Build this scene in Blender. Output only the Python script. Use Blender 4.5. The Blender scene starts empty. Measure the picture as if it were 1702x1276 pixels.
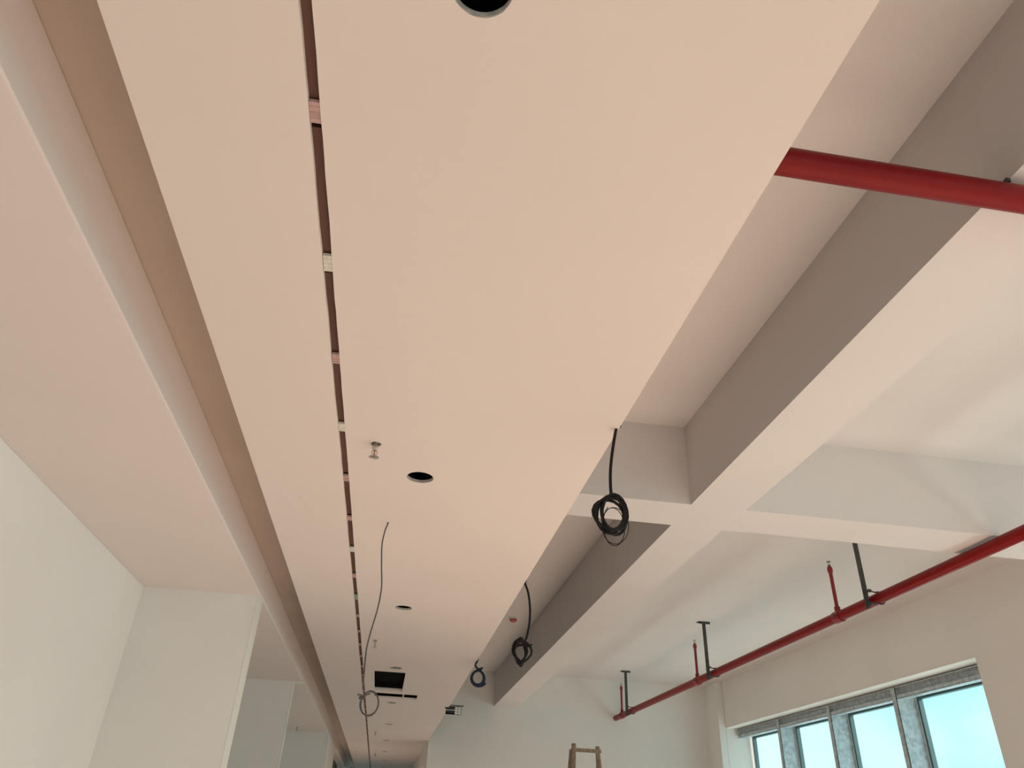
import bpy, bmesh, math, random
from mathutils import Vector, Matrix
R = random.Random(7)
sc = bpy.context.scene
EYE = 1.5                                   # eye height above the floor

# ------------------------------------------------------------------ camera
cam_d = bpy.data.cameras.new('camera'); cam = bpy.data.objects.new('camera', cam_d)
sc.collection.objects.link(cam); sc.camera = cam
cam_d.sensor_fit = 'HORIZONTAL'; cam_d.sensor_width = 36.0
cam_d.lens = 36.0 * 1217.0 / 1702.0
cam_d.clip_start = 0.02; cam_d.clip_end = 300
rows = ((0.98668592, -0.11648627, -0.11349821), (-0.15755582, -0.51153587, -0.84469356), (0.0403368, 0.85132955, -0.52307833))
m = Matrix(rows).to_4x4(); m.translation = (0, 0, EYE); cam.matrix_world = m

# ------------------------------------------------------------------ world, sun, exposure
w = bpy.data.worlds.new('sky'); sc.world = w; w.use_nodes = True
nt = w.node_tree; nt.nodes.clear()
out = nt.nodes.new('ShaderNodeOutputWorld'); bg = nt.nodes.new('ShaderNodeBackground')
tc = nt.nodes.new('ShaderNodeTexCoord'); no = nt.nodes.new('ShaderNodeTexNoise'); cr = nt.nodes.new('ShaderNodeValToRGB')
no.inputs['Scale'].default_value = 3.2; no.inputs['Detail'].default_value = 3
cr.color_ramp.elements[0].position = 0.46; cr.color_ramp.elements[0].color = (0.46, 0.86, 1.0, 1)
cr.color_ramp.elements[1].position = 0.60; cr.color_ramp.elements[1].color = (0.82, 1.0, 0.99, 1)
nt.links.new(tc.outputs['Generated'], no.inputs['Vector']); nt.links.new(no.outputs['Fac'], cr.inputs['Fac'])
nt.links.new(cr.outputs['Color'], bg.inputs['Color']); bg.inputs['Strength'].default_value = 0.50
nt.links.new(bg.outputs[0], out.inputs['Surface'])

sun_d = bpy.data.lights.new('sun', 'SUN'); sun_d.energy = 8.2; sun_d.angle = math.radians(3); sun_d.color = (1.0, 0.96, 0.92)
sun = bpy.data.objects.new('sun', sun_d); sc.collection.objects.link(sun)
sun.rotation_euler = Vector((-1.0, 0.12, -0.48)).to_track_quat('-Z', 'Y').to_euler()

sc.view_settings.view_transform = 'Standard'; sc.view_settings.look = 'None'
sc.view_settings.gamma = 1; sc.view_settings.use_curve_mapping = False
sc.view_settings.exposure = 1.3

# ------------------------------------------------------------------ materials
def mat(name, col, rough=0.6, metal=0.0, mottle=0.0, mscale=3.0, bump=0.0, bscale=60.0, spec=0.5, col2=None, stretch=None):
    ma = bpy.data.materials.new(name); ma.use_nodes = True
    n = ma.node_tree; b = n.nodes['Principled BSDF']
    b.inputs['Base Color'].default_value = (*col, 1); b.inputs['Roughness'].default_value = rough
    b.inputs['Metallic'].default_value = metal; b.inputs['Specular IOR Level'].default_value = spec
    t = n.nodes.new('ShaderNodeTexCoord'); src = t.outputs['Object']
    if stretch:
        mp = n.nodes.new('ShaderNodeMapping'); mp.inputs['Scale'].default_value = stretch
        n.links.new(src, mp.inputs[0]); src = mp.outputs[0]
    if mottle or col2:
        x = n.nodes.new('ShaderNodeTexNoise'); x.inputs['Scale'].default_value = mscale; x.inputs['Detail'].default_value = 5
        r = n.nodes.new('ShaderNodeValToRGB')
        c2 = col2 or tuple(c * (1 - mottle) for c in col)
        r.color_ramp.elements[0].color = (*c2, 1); r.color_ramp.elements[1].color = (*col, 1)
        r.color_ramp.elements[0].position = 0.35; r.color_ramp.elements[1].position = 0.65
        n.links.new(src, x.inputs['Vector']); n.links.new(x.outputs['Fac'], r.inputs['Fac']); n.links.new(r.outputs['Color'], b.inputs['Base Color'])
    if bump:
        x = n.nodes.new('ShaderNodeTexNoise'); x.inputs['Scale'].default_value = bscale; x.inputs['Detail'].default_value = 4
        bp = n.nodes.new('ShaderNodeBump'); bp.inputs['Strength'].default_value = bump; bp.inputs['Distance'].default_value = 0.004
        n.links.new(src, x.inputs['Vector']); n.links.new(x.outputs['Fac'], bp.inputs['Height']); n.links.new(bp.outputs[0], b.inputs['Normal'])
    return ma
PAINT = (0.80, 0.765, 0.72)
M = dict(
    wall=mat('white_wall_paint', (0.88, 0.85, 0.815), 0.75, mottle=0.03, mscale=1.2, bump=0.12, bscale=18, spec=0.2),
    ceil=mat('slab_paint', (0.81, 0.76, 0.74), 0.75, mottle=0.03, mscale=0.9, bump=0.12, bscale=14, spec=0.2),
    gyp=mat('skimmed_gypsum_board', (0.82, 0.73, 0.685), 0.8, mottle=0.025, mscale=1.1, bump=0.08, bscale=10, spec=0.15),
    recess_shade=mat('recess_shade_board', (0.60, 0.48, 0.40), 0.9, mottle=0.08, mscale=2.0),  # shade of the cove recess put into a darker brown board colour
    cut=mat('cut_gypsum_edge', (0.55, 0.52, 0.48), 0.9, mottle=0.3, mscale=60, bump=0.6, bscale=120),
    floor=mat('warm_floor', (0.68, 0.46, 0.37), 0.6, mottle=0.12, mscale=2.0, bump=0.1),
    dimming_floor=mat('grey_brown_dimming_floor', (0.15, 0.125, 0.11), 0.95, mottle=0.2, mscale=30, spec=0.1),  # for the added floor layer that dims the far end
    dark=mat('near_black_backing', (0.003, 0.003, 0.004), 0.9, spec=0.05),  # stands in for the darkness of the void; also backs the terminal blocks
    brown=mat('brown_backing_strip', (0.15, 0.072, 0.052), 0.7, mottle=0.2, mscale=9, stretch=(1, .2, 1)),
    blockp=mat('pinkish_plaster_block', (0.62, 0.40, 0.38), 0.8, mottle=0.2, mscale=40, bump=0.5, bscale=90),
    blockw=mat('white_plaster_block', (0.80, 0.77, 0.70), 0.8, mottle=0.15, mscale=40, bump=0.5, bscale=90),
    blockg=mat('greenish_plaster_block', (0.30, 0.42, 0.30), 0.8, mottle=0.2, mscale=40),
    bead=mat('white_corner_bead', (0.86, 0.84, 0.78), 0.6, spec=0.3),
    red=mat('glossy_red_pipe_paint', (0.25, 0.006, 0.007), 0.38, spec=0.22, mottle=0.12, mscale=5, bump=0.05, bscale=30),
    redm=mat('red_fitting_paint', (0.33, 0.02, 0.03), 0.4, mottle=0.25, mscale=30),
    steel=mat('dark_hanger_steel', (0.085, 0.085, 0.08), 0.55, metal=0.3, mottle=0.3, mscale=25),
    galv=mat('galvanised_steel', (0.60, 0.66, 0.68), 0.45, metal=0.12, col2=(0.40, 0.45, 0.48), mscale=22, bump=0.15, bscale=60),
    alu=mat('white_window_aluminium', (0.74, 0.78, 0.78), 0.4, metal=0.1),
    gasket=mat('green_black_gasket', (0.05, 0.10, 0.10), 0.5),
    chrome=mat('nickel_sprinkler_metal', (0.55, 0.50, 0.46), 0.3, metal=0.8),
    brass=mat('dull_brass', (0.18, 0.12, 0.09), 0.4, metal=0.6),
    bulb=mat('red_glass_bulb', (0.5, 0.03, 0.03), 0.2),
    black=mat('black_cable_sheath', (0.008, 0.008, 0.010), 0.55, spec=0.25),
    blue=mat('blue_black_cable_sheath', (0.008, 0.022, 0.045), 0.5, spec=0.3),
    grey=mat('grey_cable_sheath', (0.09, 0.082, 0.075), 0.5),
    tie=mat('pale_tape', (0.65, 0.66, 0.64), 0.5),
    wood=mat('weathered_ladder_wood', (0.42, 0.31, 0.21), 0.85, col2=(0.22, 0.17, 0.12), mscale=14, bump=0.7, bscale=40, stretch=(6, 6, 1)),
    plast=mat('white_plastic', (0.90, 0.90, 0.88), 0.5),
    detr=mat('red_detector_plastic', (0.55, 0.12, 0.11), 0.45),
    door=mat('dark_door_leaf', (0.03, 0.035, 0.035), 0.5, mottle=0.2, mscale=4),
)
g = bpy.data.materials.new('green_tinted_glass'); g.use_nodes = True; n = g.node_tree; n.nodes.clear()
o_ = n.nodes.new('ShaderNodeOutputMaterial'); mx = n.nodes.new('ShaderNodeMixShader'); tr = n.nodes.new('ShaderNodeBsdfTransparent'); gl = n.nodes.new('ShaderNodeBsdfGlossy')
tr.inputs[0].default_value = (0.90, 0.985, 0.985, 1); gl.inputs['Roughness'].default_value = 0.03; mx.inputs[0].default_value = 0.05
n.links.new(tr.outputs[0], mx.inputs[1]); n.links.new(gl.outputs[0], mx.inputs[2]); n.links.new(mx.outputs[0], o_.inputs[0])
M['glass'] = g

# ------------------------------------------------------------------ helpers (heights are given above the eye, +EYE on building)
OFF = Vector((0, 0, EYE))
def empty(name, loc, label=None, cat=None, group=None, kind=None):
    o = bpy.data.objects.new(name, None); sc.collection.objects.link(o); o.location = Vector(loc) + OFF; o.empty_display_size = 0.1
    tag(o, label, cat, group, kind); return o
def tag(o, label=None, cat=None, group=None, kind=None):
    if label: o['label'] = label
    if cat: o['category'] = cat
    if group: o['group'] = group
    if kind: o['kind'] = kind
    return o
def obj(name, bm, ma, parent=None, smooth=False, bevel=0, **t):
    bmesh.ops.recalc_face_normals(bm, faces=bm.faces)
    me = bpy.data.meshes.new(name)
    c = Vector((0, 0, 0))
    if parent is None:                          # origin at the base of the thing
        xs = [v.co for v in bm.verts]
        c = Vector(((min(v.x for v in xs) + max(v.x for v in xs)) / 2, (min(v.y for v in xs) + max(v.y for v in xs)) / 2, min(v.z for v in xs)))
        for v in bm.verts: v.co -= c
        c = c + OFF
    else:
        pw = Vector(parent.location); q = parent.parent
        while q: pw += Vector(q.location); q = q.parent
        for v in bm.verts: v.co += OFF - pw
    bm.to_mesh(me); bm.free()
    if smooth:
        for p in me.polygons: p.use_smooth = True
    o = bpy.data.objects.new(name, me); sc.collection.objects.link(o); o.location = c
    me.materials.append(M[ma] if isinstance(ma, str) else ma)
    if parent: o.parent = parent
    if bevel:
        b = o.modifiers.new('bevel', 'BEVEL'); b.width = bevel; b.segments = 3; b.limit_method = 'ANGLE'
    if smooth:
        e = o.modifiers.new('edge', 'EDGE_SPLIT'); e.split_angle = math.radians(40)
    return tag(o, **t)
def box(bm, a, b):
    x0, x1 = sorted((a[0], b[0])); y0, y1 = sorted((a[1], b[1])); z0, z1 = sorted((a[2], b[2]))
    v = [bm.verts.new(p) for p in ((x0, y0, z0), (x1, y0, z0), (x1, y1, z0), (x0, y1, z0), (x0, y0, z1), (x1, y0, z1), (x1, y1, z1), (x0, y1, z1))]
    for f in ((0, 1, 2, 3), (4, 5, 6, 7), (0, 1, 5, 4), (1, 2, 6, 5), (2, 3, 7, 6), (3, 0, 4, 7)): bm.faces.new([v[i] for i in f])
    return bm
def B(*bs):
    bm = bmesh.new()
    for a, b in bs: box(bm, a, b)
    return bm
def tube(bm, pts, r, seg=12, cap=True, closed=False):
    pts = [Vector(p) for p in pts]; rr = r if isinstance(r, (list, tuple)) else [r] * len(pts)
    n_ = len(pts); rings = []; up = None
    for i, p in enumerate(pts):
        d = (pts[min(i + 1, n_ - 1)] - pts[max(i - 1, 0)])
        if d.length < 1e-9: d = (pts[-1] - pts[0])
        d.normalize()
        if up is None:
            up = Vector((0, 0, 1)) if abs(d.z) < 0.9 else Vector((1, 0, 0))
        s = d.cross(up)
        if s.length < 1e-4: s = d.orthogonal()
        s.normalize(); up = s.cross(d).normalized()
        rings.append([bm.verts.new(p + (s * math.cos(2 * math.pi * k / seg) + up * math.sin(2 * math.pi * k / seg)) * rr[i]) for k in range(seg)])
    for a, b in zip(rings, rings[1:]):
        for k in range(seg): bm.faces.new((a[k], a[(k + 1) % seg], b[(k + 1) % seg], b[k]))
    if cap: bm.faces.new(rings[0]); bm.faces.new(rings[-1][::-1])
    return bm
def T(pts, r, seg=12): return tube(bmesh.new(), pts, r, seg)
def lathe(bm, c, prof, seg=20):                 # prof: (radius, z), z relative to c
    c = Vector(c)
    return tube_prof(bm, c, prof, seg)
def tube_prof(bm, c, prof, seg):
    rings = [[bm.verts.new(c + Vector((r * math.cos(2 * math.pi * k / seg), r * math.sin(2 * math.pi * k / seg), z))) for k in range(seg)] for r, z in prof]
    for a, b in zip(rings, rings[1:]):
        for k in range(seg): bm.faces.new((a[k], a[(k + 1) % seg], b[(k + 1) % seg], b[k]))
    bm.faces.new(rings[0]); bm.faces.new(rings[-1][::-1]); return bm
def spline(pts, n_=8):                          # Catmull-Rom through points
    P_ = [Vector(p) for p in pts]; P_ = [P_[0] * 2 - P_[1]] + P_ + [P_[-1] * 2 - P_[-2]]; o = []
    for i in range(1, len(P_) - 2):
        a, b, c, d = P_[i - 1:i + 3]
        for k in range(n_):
            t = k / n_
            o.append(0.5 * ((2 * b) + (c - a) * t + (2 * a - 5 * b + 4 * c - d) * t * t + (3 * b - a - 3 * c + d) * t ** 3))
    o.append(P_[-2]); return o
def plate(bounds, holes, z0, z1, jitter=None):
    """Flat board: outer loop and hole loops (lists of xy), from z0 to z1."""
    bm = bmesh.new(); edges = []
    for lp in [bounds] + holes:
        vs = [bm.verts.new((x, y, z0)) for x, y in lp]
        for i in range(len(vs)): edges.append(bm.edges.new((vs[i], vs[(i + 1) % len(vs)])))
    bmesh.ops.triangle_fill(bm, use_beauty=True, use_dissolve=False, edges=edges)
    f = list(bm.faces); r = bmesh.ops.extrude_face_region(bm, geom=f)
    for v in r['geom']:
        if isinstance(v, bmesh.types.BMVert): v.co.z = z1
    return bm

# heights above the eye
P, HB, HS, FL = 1.25, 1.824, 2.375, -EYE
Y0, YE, YC = -6.0, 13.3, 24.0               # wall behind the viewer, end wall, end of corridor
XL, XW = -1.64, 5.60
XPR, XPL, XCV = 0.693, -0.670, -0.9075      # panel edges, cove edge

# ------------------------------------------------------------------ setting
obj('floor', B(((XL - .3, Y0 - .3, FL - .15), (XW + .4, YC + .3, FL))), 'floor', kind='structure')
obj('added_dimming_floor', B(((XL, 5.2, FL), (1.7, 13.2, FL + .006))), 'dimming_floor', kind='structure')  # unseen dark layer, added to cut floor bounce at the far end
obj('ceiling', B(((XL - .3, Y0 - .3, HS), (XW + .4, YC + .3, HS + .2))), 'ceil', kind='structure')
obj('wall_left', B(((XL - .2, Y0, FL), (XL, YC, HS))), 'wall', kind='structure')
bx0, bx1 = -1.4, 5.3
obj('wall_back', B(((XL - .2, Y0 - .3, FL), (XW + .3, Y0, -1.3)), ((XL - .2, Y0 - .3, 1.60), (XW + .3, Y0, HS)), ((XL - .2, Y0 - .3, -1.3), (bx0, Y0, 1.6)), ((bx1, Y0 - .3, -1.3), (XW + .3, Y0, 1.6))), 'wall', kind='structure')
obj('wall_far', B(((XPR + .002, YE, FL), (XW + .3, YE + .25, HS))), 'wall', kind='structure')
obj('wall_corridor_right', B(((XPR + .002, YE + .25, FL), (XPR + .2, YC, -1.35)), ((XPR + .002, YE + .25, -.7), (XPR + .2, YC, HS)), ((XPR + .002, YE + .25, -1.35), (XPR + .2, 14.4, -.7)), ((XPR + .002, 17.4, -1.35), (XPR + .2, YC, -.7))), 'wall', kind='structure')
obj('wall_corridor_end', B(((XL, YC, FL), (XPR + .2, YC + .2, -1.4)), ((XL, YC, .95), (XPR + .2, YC + .2, HS)), ((XL, YC, -1.4), (-.9, YC + .2, .95)), ((.6, YC, -1.4), (XPR + .2, YC + .2, .95))), 'wall', kind='structure')
# window wall: sill walls, piers and the deep edge beam over the windows
WIN = [(6.71, 12.75), (-0.4, 5.2), (-5.6, -1.3)]
SILL, HEAD = -0.55, 1.655
bs = [((XW, Y0, HEAD), (XW + .50, YE, HS)), ((XW, Y0, FL), (XW + .50, 5.2, -1.05)), ((XW, 5.2, FL), (XW + .50, YE, SILL))]
ys = [Y0] + [v for a, b in sorted(WIN) for v in (a, b)] + [YE]
for i in range(0, len(ys), 2): bs.append(((XW, ys[i], SILL if i == 6 else -1.05), (XW + .50, ys[i + 1], HEAD)))
obj('wall_right', B(*bs), 'wall', kind='structure')
obj('column', B(((5.485, 12.75, FL), (XW - .002, YE - .002, HS - .001))), 'wall', kind='structure', bevel=0.004)
# beams under the slab
obj('ceiling_beam', B(((1.737, Y0, HB), (2.103, YE, HS))), 'ceil', kind='structure')
obj('ceiling_beam', B(((XPR - 1.6, 4.135, HB), (1.7369, 4.505, HS)), ((2.1031, 4.135, HB), (XW, 4.505, HS))), 'ceil', kind='structure')
# left dropped soffit with its open cove, and the partitions that stand under it
obj('soffit_left', B(((XL, Y0, P), (XCV, YC, P + .195))), 'gyp', kind='structure', bevel=0.006)
obj('cove_top', B(((XL, Y0, P + .195), (XPL + .01, YC, P + .215))), 'recess_shade', kind='structure')  # its darker colour carries the shade inside the cove
def partition(name, x0, x1, y0, y1):
    r_ = empty(name, ((x0 + x1) / 2, (y0 + y1) / 2, FL), kind='structure')
    obj('board_face', B(((x0, y0, FL), (x1 - .012, y1, P))), 'wall', r_)
    obj('corner_bead', B(((x1 - .012, y0 - .003, FL), (x1, y1 + .003, P))), 'bead', r_, label='bright white end strip of the partition', bevel=0.003)
partition('wall_partition', XL, -0.918, 4.98, 5.13)
partition('wall_partition', XL, -1.000, 8.30, 8.36)
obj('trim_1', B(((-1.000, 8.30, P - .012), (XCV - .002, 8.36, P))), 'bead', kind='structure')
partition('wall_partition', XL, -0.900, 13.15, 15.3)
obj('wall_corridor_left', B(((XL, 15.302, FL), (-0.985, YC, P))), 'wall', kind='structure')
d = empty('door_1', (-0.96, 16.6, FL), kind='structure')
obj('door_leaf', B(((-0.982, 15.9, FL), (-0.945, 17.3, 1.0))), 'door', d)
obj('door_frame', B(((-0.984, 15.82, FL), (-0.93, 15.9, 1.07)), ((-0.984, 17.3, FL), (-0.93, 17.38, 1.07)), ((-0.984, 15.82, 1.0), (-0.93, 17.38, 1.07))), 'door', d)

# ------------------------------------------------------------------ dropped ceiling panel
dc = empty('dropped_ceiling', (0, YE / 2, P), kind='structure')
def circ(x, y, r, n_=40, j=0.0): return [(x + (r + R.uniform(-j, j)) * math.cos(2 * math.pi * k / n_), y + (r + R.uniform(-j, j)) * math.sin(2 * math.pi * k / n_)) for k in range(n_)]
def rect(x0, y0, x1, y1): return [(x0, y0), (x1, y0), (x1, y1), (x0, y1)]
def rough(xa, y0, y1, step, amp):               # ragged cut edge along Y
    o = []; y = y0; j = 0
    while y < y1:
        j = 0.6 * j + R.uniform(-amp, amp)
        o.append((xa + j, y)); y += step * R.uniform(.6, 1.4) * (1 + max(0, y) * .4)
    o.append((xa, y1)); return o
SL0, SL1 = -0.3075, -0.2825
YH = [-1.42, 0.73, 2.84, 4.985, 7.16, 9.33, 11.46, 13.73, 15.9, 18.0, 20.2]
YS = [2.57, 6.05, 12.5, 16.4]
eL = rough(SL0, Y0, YC, .035, .0009)
obj('panel_board', plate([(XPL, YC), (XPL, Y0)] + eL, [], P, P + .014), 'gyp', dc)
eR = rough(SL1, Y0, YC, .035, .0009)[::-1]
holes = [circ(0.014, y, 0.056, j=.0007) for y in YH]
holes += [circ(-0.169, y, 0.021, 14, j=.003) for y in YS]
holes += [rect(-0.181, 7.375, 0.112, 8.52), rect(-0.183, 8.68, 0.288, 9.02), rect(-0.117, 3.403, -0.105, 3.417)]
holes = [h for h in holes]
# the downlight hole between access openings is kept clear of them
holes = [h for h in holes if not (abs(sum(p[1] for p in h) / len(h) - 9.33) < .01)] + [circ(0.014, 9.36, 0.056, j=.0007)]
eP = rough(XPR, Y0, YE - .002, .3, .0006)
obj('panel_board', plate(eP + [(XPR, YC)] + eR, holes, P, P + .014), 'gyp', dc)
obj('panel_upstand', B(((XPL, Y0, P + .014), (XPL + .012, YC, P + .195))), 'gyp', dc)
# cut edges seen inside the downlight holes
for y in [9.36 if abs(y - 9.33) < .01 else y for y in YH]:
    bm = bmesh.new(); n_ = 40; rg = []
    for rad, z in ((0.0555, P + .0005), (0.0555, P + .013), (0.0535, P + .013), (0.0545, P + .0005)):
        rg.append([bm.verts.new((0.014 + rad * math.cos(2 * math.pi * k / n_), y + rad * math.sin(2 * math.pi * k / n_), z)) for k in range(n_)])
    for a, b in zip(rg, rg[1:] + rg[:1]):
        for k in range(n_): bm.faces.new((a[k], a[(k + 1) % n_], b[(k + 1) % n_], b[k]))
    obj('downlight_cutout_rim', bm, 'cut', dc)
# slot: brown backing segments between plaster blocks
yb = [(-0.9, -.86), (-.43, -.36), (.04, .10), (.54, .6), (1.03, 1.083), (1.505, 1.568), (1.973, 2.026), (2.437, 2.497), (2.905, 2.963), (3.388, 3.436), (3.843, 3.911), (4.325, 4.392), (4.78, 4.895)]
y = 5.3
while y < 13.2: yb.append((y, y + .05)); y += 0.475
prev = Y0
for i, (a, b) in enumerate(yb):
    gap = -.002 if i < 8 else .004
    obj('slot_backing_strip', B(((SL0 - .02, prev + .022, P + .016), (SL1 + .02, a - gap, P + .03))), 'brown', dc)
    mt = {4: 'blockp', 5: 'blockw', 6: 'blockp', 12: 'blockg'}.get(i, ('blockp', 'blockw', 'blockp')[i % 3] if i < 12 else 'blockp')
    bm = B(((SL0 + .001, a, P + .003), (SL1 - .0005, b, P + .012)))
    for k in range(3):                           # trowel ridges
        yy = a + (b - a) * (.2 + .28 * k); box(bm, (SL0 + .002, yy, P + .0018), (SL1 - .001, yy + .0016, P + .0035))
    obj('slot_block', bm, mt, dc, label={'blockw': 'white plaster block across the slot', 'blockg': 'greenish block across the slot'}.get(mt))
    prev = b
obj('slot_backing_strip', B(((SL0 - .02, prev + .012, P + .016), (SL1 + .02, YC, P + .03))), 'brown', dc)
# frame channels inside the void
for i in range(10):
    y = -5.2 + i * 2.15 - .3
    obj('furring_channel', B(((XPL + .02, y, P + .032), (XPR - .02, y + .05, P + .055))), 'galv', dc)
dk = obj('void_shade_box', B(((-.50, Y0 + .1, P + .075), (.47, YC - .1, P + .36))), 'dark', label='black box standing in for the dark void above the dropped ceiling, seen through its openings', cat='void shade')  # black box added so the void behind the openings looks dark
# timber-like liners seen in the two rectangular openings
obj('access_opening_liner', B(((-0.181, 8.50, P + .014), (0.112, 8.52, P + .030)), ((-0.18, 7.375, P + .014), (-.06, 7.39, P + .05))), 'gyp', dc)
obj('slot_opening_liner', B(((-0.183, 9.0, P + .014), (0.288, 9.02, P + .018)), ((0.13, 8.68, P + .014), (.143, 9.02, P + .05))), 'gyp', dc)

# ------------------------------------------------------------------ windows
def window(name, y0, y1, studs, seen):
    SILL = -.55 if seen else -1.05
    r_ = empty(name, (XW + .35, (y0 + y1) / 2, SILL), kind='structure')
    fx0, fx1, gx = 5.80, 6.03, 6.06
    hb, h0, h1, hx = 1.550, 1.512, 1.650, 5.90
    # galvanised C-channel header, open to the room
    hd = obj('window_header', B(((fx0 + .045, y0, h0), (fx0 + .05, y1, h1)), ((fx0, y0, h1 - .004), (hx, y1, h1)), ((fx0, y0, h0), (hx, y1, h0 + .004)),
                                ((fx0, y0, h0), (fx0 + .004, y1, h0 + .042)), ((fx0, y0, h1 - .018), (fx0 + .004, y1, h1))), 'galv', r_)
    for s in studs:
        obj('window_stud', B(((fx0 - .006, s, SILL + .002), (fx1, s + .008, h1 - .012)), ((fx0 - .006, s, SILL + .002), (fx0 - .001, s + .083, h1 - .012)), ((fx0 - .001, s + .075, SILL + .002), (fx1, s + .083, h1 - .02))), 'galv', r_)
    obj('window_sill', B(((XW - .02, y0, SILL - .03), (fx1 + .05, y1, SILL))), 'bead', r_)
    lines = [y0] + [s + .03 for s in studs] + [y1]
    for a, b in zip(lines, lines[1:]):
        a2, b2 = a + .01, b - .01
        f = obj('window_frame', B(((gx - .03, a2, SILL), (gx + .03, a2 + .05, HEAD - .02)), ((gx - .03, b2 - .05, SILL), (gx + .03, b2, HEAD - .02)),
                                  ((gx - .03, a2 + .05, hb), (gx + .03, b2 - .05, HEAD - .02)), ((gx - .03, a2 + .05, SILL), (gx + .03, b2 - .05, SILL + .06))), 'alu', r_)
        t = .030
        obj('gasket', B(((gx - .034, a2 + .05, SILL + .06), (gx + .02, a2 + .05 + t, hb)), ((gx - .034, b2 - .05 - t, SILL + .06), (gx + .02, b2 - .05, hb)),
                        ((gx - .034, a2 + .05 + t, hb - t), (gx + .02, b2 - .05 - t, hb)), ((gx - .034, a2 + .05 + t, SILL + .06), (gx + .02, b2 - .05 - t, SILL + .06 + t))), 'gasket', f)
        obj('window_pane', B(((gx - .003, a2 + .05 + t, SILL + .06 + t), (gx + .003, b2 - .05 - t, hb - t))), 'glass', f)
window('window_1', 6.71, 12.75, [8.344, 9.80, 11.25], True)
window('window_2', -0.4, 5.2, [1.0, 2.4, 3.8], False)
window('window_3', -5.6, -1.3, [-4.2, -2.8], False)

obj('added_bounce_ledge', B(((XW + .60, Y0, -1.42), (XW + 2.2, YE, -1.32)), ((XW + .60, 5.6, -.75), (XW + 1.9, YE, -.65))), 'bead', kind='structure')  # unseen pale slabs added to bounce sun up to the window heads
def end_window(name, x0, x1, y, z0, z1, bars):
    r_ = empty(name, ((x0 + x1) / 2, y, z0), kind='structure')
    xs = [x0 + (x1 - x0) * k / bars for k in range(bars + 1)]
    for a, b in zip(xs, xs[1:]):
        f = obj('window_frame', B(((a, y - .03, z0), (a + .05, y + .03, z1)), ((b - .05, y - .03, z0), (b, y + .03, z1)), ((a + .05, y - .03, z1 - .05), (b - .05, y + .03, z1)), ((a + .05, y - .03, z0), (b - .05, y + .03, z0 + .05))), 'alu', r_)
        obj('window_pane', B(((a + .05, y - .003, z0 + .05), (b - .05, y + .003, z1 - .05))), 'glass', f)
end_window('window_4', bx0, bx1, Y0 - .15, -1.3, 1.6, 5)
end_window('window_5', -.9, .6, YC + .1, -1.4, .95, 1)

w6 = empty('added_window_6', (XPR + .12, 15.9, -1.35), kind='structure')  # unseen low opening, added to let sun onto the corridor floor
for k in range(2):
    a = 14.4 + k * 1.5; b = a + 1.5; x = XPR + .12
    f = obj('window_frame', B(((x - .03, a, -1.35), (x + .03, a + .05, -.7)), ((x - .03, b - .05, -1.35), (x + .03, b, -.7)), ((x - .03, a + .05, -.75), (x + .03, b - .05, -.7)), ((x - .03, a + .05, -1.35), (x + .03, b - .05, -1.3))), 'alu', w6)
    obj('window_pane', B(((x - .003, a + .05, -1.3), (x + .003, b - .05, -.75))), 'glass', f)

# ------------------------------------------------------------------ fire pipes
PX, PZ, PR = 3.86, 1.768, 0.044
obj('fire_pipe', T([(PX, Y0 + .02, PZ), (PX, YE - .005, PZ)], PR, 24), 'red', smooth=True, label='long dark red fire pipe running along the windows under the slab', cat='pipe')
bp = empty('branch_pipe', (1.5, 1.400, 1.768), 'thick glossy red pipe crossing under the beam from behind the dropped panel', 'pipe')
obj('pipe_run', T([(-.45, 1.400, 1.768), (PX - .07, 1.400, 1.768)], .0435, 28), 'red', bp, smooth=True)
obj('coupling', T([(PX - .13, 1.400, 1.768), (PX - .052, 1.400, 1.768)], .056, 24), 'redm', bp, smooth=True)
ch = obj('beam_bracket', B(((1.722, 1.37, 1.808), (1.735, 1.385, 1.823))), 'steel', bp, label='small dark bracket between pipe and beam')
def hanger(y, lab):
    r_ = empty('pipe_hanger', (PX - .07, y, HS - .001), lab, 'hanger', 'steel hangers of the window side fire pipe')
    x = PX - .078
    obj('ceiling_plate', B(((x - .075, y - .05, HS - .03), (x + .075, y - .045, HS - .001)), ((x - .075, y - .05, HS - .006), (x + .075, y + .03, HS - .001))), 'steel', r_)
    obj('angle_bar', B(((x - .022, y - .028, PZ - .07), (x + .022, y - .023, HS - .006)), ((x + .012, y - .023, PZ - .07), (x + .017, y + .02, HS - .006))), 'steel', r_)
    pts = [(x + .0, y - .085, PZ + .052)] + [(PX - (PR + .006) * math.cos(t), y - .085, PZ + (PR + .006) * math.sin(t)) for t in [math.pi * (.35 + 1.3 * k / 16) for k in range(17)]] + [(x, y - .085, PZ - .052)]
    obj('u_bolt', T(pts, .006, 8), 'steel', r_, smooth=True)
    for z in (PZ + .053, PZ - .053):
        obj('nut', B(((x - .006, y - .098, z - .009), (x + .012, y - .072, z + .009))), 'steel', r_)
        obj('bolt_tab', B(((x - .01, y - .10, z - .012), (x - .004, y - .028, z + .012))), 'steel', r_)
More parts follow.
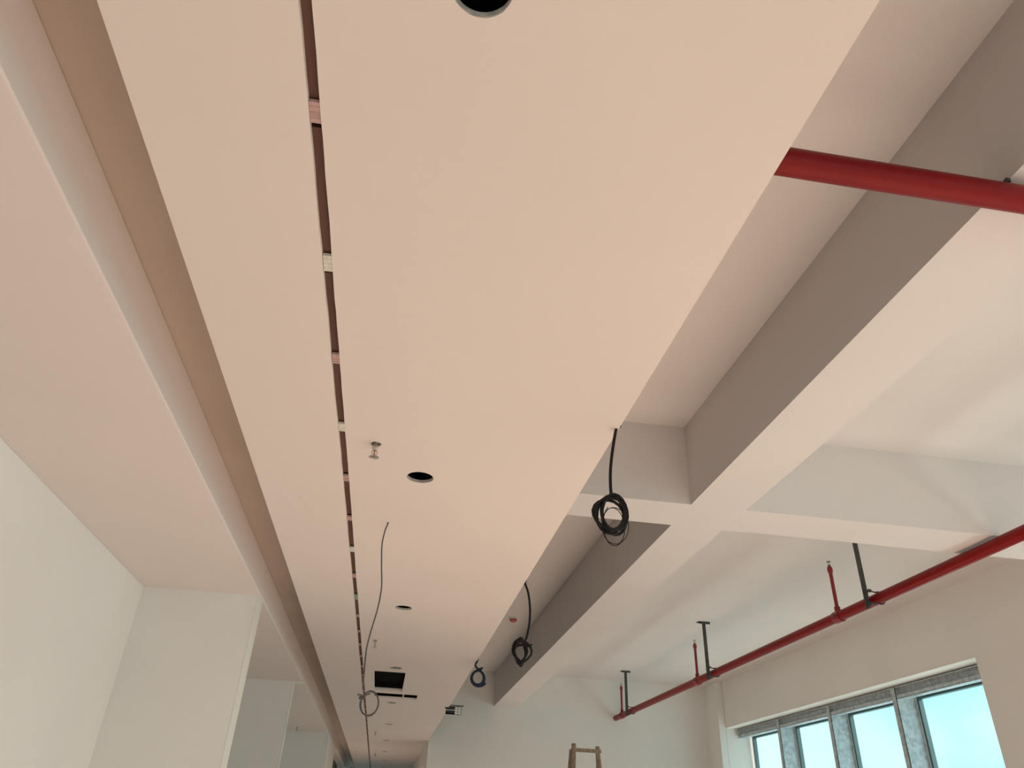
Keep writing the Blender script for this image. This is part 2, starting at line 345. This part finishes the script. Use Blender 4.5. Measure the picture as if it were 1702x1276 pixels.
def riser(y, lab):
    r_ = empty('sprinkler_riser', (PX, y, PZ + PR), lab, 'sprinkler', 'upright sprinklers on the window side fire pipe')
    obj('saddle_clamp', tube(T([(PX, y - .05, PZ), (PX, y + .05, PZ)], PR + .008, 24), [(PX, y, PZ + .04), (PX, y, PZ + .085)], .026, 16), 'redm', r_, smooth=True)
    for a in (PX - PR - .022, PX + PR + .004): obj('clamp_bolt', B(((a, y - .03, PZ - .010), (a + .018, y - .012, PZ + .010))), 'steel', r_)
    top = 2.205
    obj('riser_pipe', T([(PX, y, PZ + .05), (PX, y, top)], .0165, 16), 'redm', r_, smooth=True)
    obj('reducer', lathe(bmesh.new(), (PX, y, top - .03), [(.02, -.01), (.024, 0), (.024, .035), (.017, .045), (.012, .05)], 16), 'redm', r_, smooth=True)
    h = obj('sprinkler_head', lathe(bmesh.new(), (PX, y, top + .015), [(.010, 0), (.013, .004), (.013, .012), (.007, .018)], 12), 'steel', r_, smooth=True)
    for s in (-1, 1): obj('frame_arm', T([(PX + s * .009, y, top + .03), (PX + s * .015, y, top + .045), (PX + s * .003, y, top + .062)], .0028, 6), 'chrome', h, smooth=True)
    obj('glass_bulb', T([(PX, y, top + .034), (PX, y, top + .058)], .003, 8), 'chrome', h, smooth=True)
    bm = lathe(bmesh.new(), (PX, y, top + .060), [(.004, 0), (.018, .003), (.019, .0045), (.004, .0045)], 16)
    obj('deflector', bm, 'steel', h)
for y, lb in ((5.58, 'nearest dark steel pipe hanger, its top hidden behind the cross beam'), (8.985, 'middle dark steel pipe hanger with ceiling plate, above the window'), (12.40, 'farthest dark steel pipe hanger, beside the end wall')): hanger(y, lb)
for y, lb in ((6.12, 'nearest red upright sprinkler riser, left of the nearest hanger'), (9.50, 'middle red upright sprinkler riser on the window side pipe'), (12.91, 'farthest red upright sprinkler riser, near the end of the pipe')): riser(y, lb)

# ------------------------------------------------------------------ pendent sprinklers
def pendent(x, y, lab, z=P, s=1.0):
    r_ = empty('sprinkler', (x, y, z), lab, 'sprinkler', 'pendent sprinklers')
    obj('drop_nipple', T([(x, y, z + .06), (x, y, z - .012)], .0085, 14), 'chrome', r_, smooth=True)
    obj('escutcheon', lathe(bmesh.new(), (x, y, z + .006), [(.012, 0), (.018, -.001), (.019, .003), (.012, .004)], 16), 'brass', r_, smooth=True)
    h = obj('sprinkler_head', lathe(bmesh.new(), (x, y, z - .012), [(.010, .004), (.012, 0), (.012, -.008), (.007, -.012), (.006, -.016)], 6), 'chrome', r_)
    for sx in (-1, 1): obj('frame_arm', T([(x + sx * .006, y, z - .026), (x + sx * .011, y, z - .036), (x + sx * .003, y, z - .051)], .002, 6), 'chrome', h, smooth=True)
    obj('glass_bulb', T([(x, y, z - .027), (x, y, z - .048)], .0024, 8), 'bulb', h, smooth=True)
    bm = lathe(bmesh.new(), (x, y, z - .052), [(.004, .002), (.009, 0), (.009, -.002), (.003, -.002)], 12)
    for k in range(12):                          # petals
        a = 2 * math.pi * k / 12; c, s_ = math.cos(a), math.sin(a); pc, ps = -s_ * .003, c * .003
        v = [bm.verts.new((x + c * .007 + pc * .5, y + s_ * .007 + ps * .5, z - .053)), bm.verts.new((x + c * .007 - pc * .5, y + s_ * .007 - ps * .5, z - .053)),
             bm.verts.new((x + c * .019 - pc, y + s_ * .019 - ps, z - .0555)), bm.verts.new((x + c * .019 + pc, y + s_ * .019 + ps, z - .0555))]
        u = [bm.verts.new(q.co + Vector((0, 0, .0012))) for q in v]
        bm.faces.new(v); bm.faces.new(u)
        for q in range(4): bm.faces.new((v[q], v[(q + 1) % 4], u[(q + 1) % 4], u[q]))
    obj('deflector', bm, 'chrome', h)
pendent(-0.170, YS[0], 'nearest pendent sprinkler in a ragged hole of the dropped panel')
pendent(-0.169, YS[1], 'second pendent sprinkler, between the grey cable and the square opening')
pendent(-0.169, YS[2], 'third pendent sprinkler, far down the dropped panel beyond the openings')
pendent(-0.169, YS[3], 'farthest pendent sprinkler at the dark end of the dropped panel')
pendent(-1.35, 12.56, 'pendent sprinkler alone under the left soffit beyond the partitions')

# ------------------------------------------------------------------ cables
def coil_pts(c, rx, rz, turns, jit, ax=(1, 0, 0), start=90, depth=.02, taper=0.0):
    o = []; ax = Vector(ax).normalized(); n_ = int(turns * 18); ph = [R.uniform(0, 6.28) for _ in range(4)]
    yv = Vector((-ax.y, ax.x, 0))
    for k in range(n_ + 1):
        t = k / 18; a = math.radians(start) + t * 2 * math.pi
        q = 1 + jit * math.sin(t * 2.3 + ph[0]) + jit * .6 * math.sin(t * 5.1 + ph[1])
        px = rx * q * math.cos(a) + jit * rx * math.sin(t * 1.7 + ph[2]); pz = rz * (1 + jit * math.sin(t * 1.3 + ph[3])) * math.sin(a)
        if pz < 0: px *= 1 - taper * (-pz / rz)
        o.append(Vector(c) + ax * px + Vector((0, 0, pz)) + yv * (depth * math.sin(t * 2.9 + ph[1])))
    return o
def cable(name, lab, run, c, rx, rz, turns, jit, rad, ma, depth=.02, taper=0.0, tail=None, fine=None, tie='black', start=90):
    r_ = empty(name, run[0], lab, 'cable')
    cp = coil_pts(c, rx, rz, turns, jit, start=start, depth=depth, taper=taper)
    obj('hanging_run', T(spline(run), rad, 10), ma, r_, smooth=True)
    obj('coil', T(cp, rad, 8), ma, r_, smooth=True)
    if tail: obj('cable_end', T(spline(tail), rad, 8), ma, r_, smooth=True)
    if fine: obj('core_wires', T(coil_pts(*fine[0], **fine[1]), fine[2], 6), ma, r_, smooth=True)
    tp = cp[0]
    obj('wrap', T([tp + Vector((-.012, 0, -.002)), tp + Vector((-.004, -.002, 0)), tp + Vector((.012, 0, -.002))], [rad * 1.6, rad * 2.0, rad * 1.7], 10), tie, r_, smooth=True)
e1 = [(.702, 2.24, P + .12), (.700, 2.24, P + .02), (.685, 2.24, 1.25), (.668, 2.24, 1.159), (.659, 2.24, 1.088), (.657, 2.24, 1.03), (.659, 2.24, .985)]
cable('cable_coil', 'largest black cable coil, hanging nearest over the right panel edge', e1, (.659, 2.24, .925), .050, .062, 4.6, .16, .0055, 'black', depth=.016,
      fine=(((.662, 2.24, .885), .040, .062, 2.2, .12), dict(start=120, depth=.012), .0015))
e2 = [(.702, 4.2, P + .12), (.700, 4.2, P + .02), (.697, 4.2, 1.25), (.717, 4.2, 1.197), (.730, 4.2, 1.111), (.729, 4.2, 1.027), (.716, 4.2, .95), (.705, 4.2, .925)]
cable('cable_coil', 'tangled black cable coil hanging in the middle of the right panel edge', e2, (.688, 4.2, .860), .042, .062, 4.4, .26, .0064, 'black', depth=.02, taper=.6,
      tail=[(.70, 4.19, .91), (.725, 4.18, .895), (.742, 4.18, .905)])
e3 = [(.700, 6.55, P + .12), (.698, 6.55, P + .02), (.694, 6.55, 1.25), (.680, 6.55, 1.215), (.690, 6.55, 1.195), (.715, 6.55, 1.178)]
cable('cable_coil', 'smallest round blue-black cable coil, farthest along the right panel edge', e3, (.716, 6.55, 1.112), .056, .066, 2.7, .17, .0085, 'blue', depth=.02,
      tail=[(.715, 6.54, 1.178), (.735, 6.54, 1.19), (.738, 6.54, 1.198)])
e4 = [(-.1115, 3.41, P + .05), (-.111, 3.41, 1.249), (-.12, 3.41, 1.209), (-.125, 3.41, 1.14), (-.114, 3.41, 1.039), (-.101, 3.41, .942), (-.105, 3.41, .846), (-.122, 3.41, .739), (-.130, 3.41, .661), (-.126, 3.41, .562), (-.122, 3.41, .50)]
cable('grey_cable', 'long thin grey cable dangling below the dropped panel with a knotted loop', e4, (-.088, 3.41, .447), .036, .046, 1.9, .07, .0033, 'grey', depth=.008, start=155,
      tail=[(-.088, 3.405, .485), (-.115, 3.40, .475), (-.142, 3.40, .478)], tie='grey')

# ------------------------------------------------------------------ small things
sd = empty('smoke_detector', (1.437, 9.50, HS), 'small red detector on the slab between the panel edge and main beam', 'detector')
obj('detector_base', lathe(bmesh.new(), (1.437, 9.50, HS), [(.055, 0), (.055, -.018), (.045, -.022)], 24), 'plast', sd, smooth=True)
obj('detector_cap', lathe(bmesh.new(), (1.437, 9.50, HS - .022), [(.048, 0), (.046, -.022), (.030, -.036)], 24), 'detr', sd, smooth=True)
jb = empty('terminal_bracket', (.74, 9.40, 1.20), 'grey metal bracket with a white terminal block, sticking out by the panel edge', 'bracket')
obj('bracket_plate', B(((.70, 9.40, P + .020), (.87, 9.46, P + .026)), ((.70, 9.455, 1.20), (.706, 9.46, P + .02))), 'steel', jb)
for k in range(3): obj('bracket_rail', B(((.648 + .012 * k, 9.40, 1.248 - .022 * k), (.77, 9.42, 1.236 - .022 * k))), 'galv' if k % 2 else 'steel', jb)
obj('bracket_web', B(((.66, 9.421, 1.175), (.845, 9.426, 1.262))), 'dark', jb)
for i in range(2):
    for k in range(3): obj('terminal_block', B(((.765 + i * .038, 9.385, 1.176 + k * .027), (.799 + i * .038, 9.40, 1.199 + k * .027))), 'plast', jb, bevel=.003)

ld = empty('wooden_ladder', (2.26, 9.5, FL), 'weathered wooden A-frame ladder standing before the end wall', 'ladder')
def pole(a, b, s0, s1): 
    bm = bmesh.new(); a, b = Vector(a), Vector(b)
    vs = []
    for p_, s in ((a, s0), (b, s1)):
        vs.append([bm.verts.new(p_ + Vector((dx * s + R.uniform(-.003, .003), dy * s, 0))) for dx, dy in ((-1, -.8), (0, -1.1), (1, -.8), (1, .8), (0, 1.05), (-1, .8))])
    for k in range(6): bm.faces.new((vs[0][k], vs[0][(k + 1) % 6], vs[1][(k + 1) % 6], vs[1][k]))
    bm.faces.new(vs[0]); bm.faces.new(vs[1][::-1]); return bm
LT = .925
obj('leg', pole((2.10, 9.15, FL), (2.225, 9.49, LT + .028), .025, .021), 'wood', ld)
obj('leg', pole((2.66, 9.15, FL), (2.515, 9.49, LT + .010), .025, .022), 'wood', ld)
obj('leg', pole((2.06, 9.95, FL), (2.212, 9.55, LT - .03), .025, .020), 'wood', ld)
obj('leg', pole((2.70, 9.95, FL), (2.53, 9.55, LT - .03), .025, .020), 'wood', ld)
obj('top_rail', B(((2.19, 9.455, LT - .062), (2.555, 9.475, LT - .022))), 'wood', ld, bevel=.004)
obj('top_axle', T([(2.185, 9.52, LT - .045), (2.56, 9.52, LT - .045)], .014, 10), 'wood', ld)
for i in range(7):
    t = (i + 1) / 8; z = LT + (FL - LT) * t; y = 9.49 - .34 * t
    obj('rung', B(((2.225 - .125 * t - .02, y - .035, z - .02), (2.515 + .145 * t + .02, y - .015, z + .02))), 'wood', ld, bevel=.003)
    if i % 2: obj('rear_brace', B(((2.212 - .15 * t - .02, 9.55 + .4 * t + .02, z - .02), (2.53 + .17 * t + .02, 9.55 + .4 * t + .04, z + .02))), 'wood', ld)
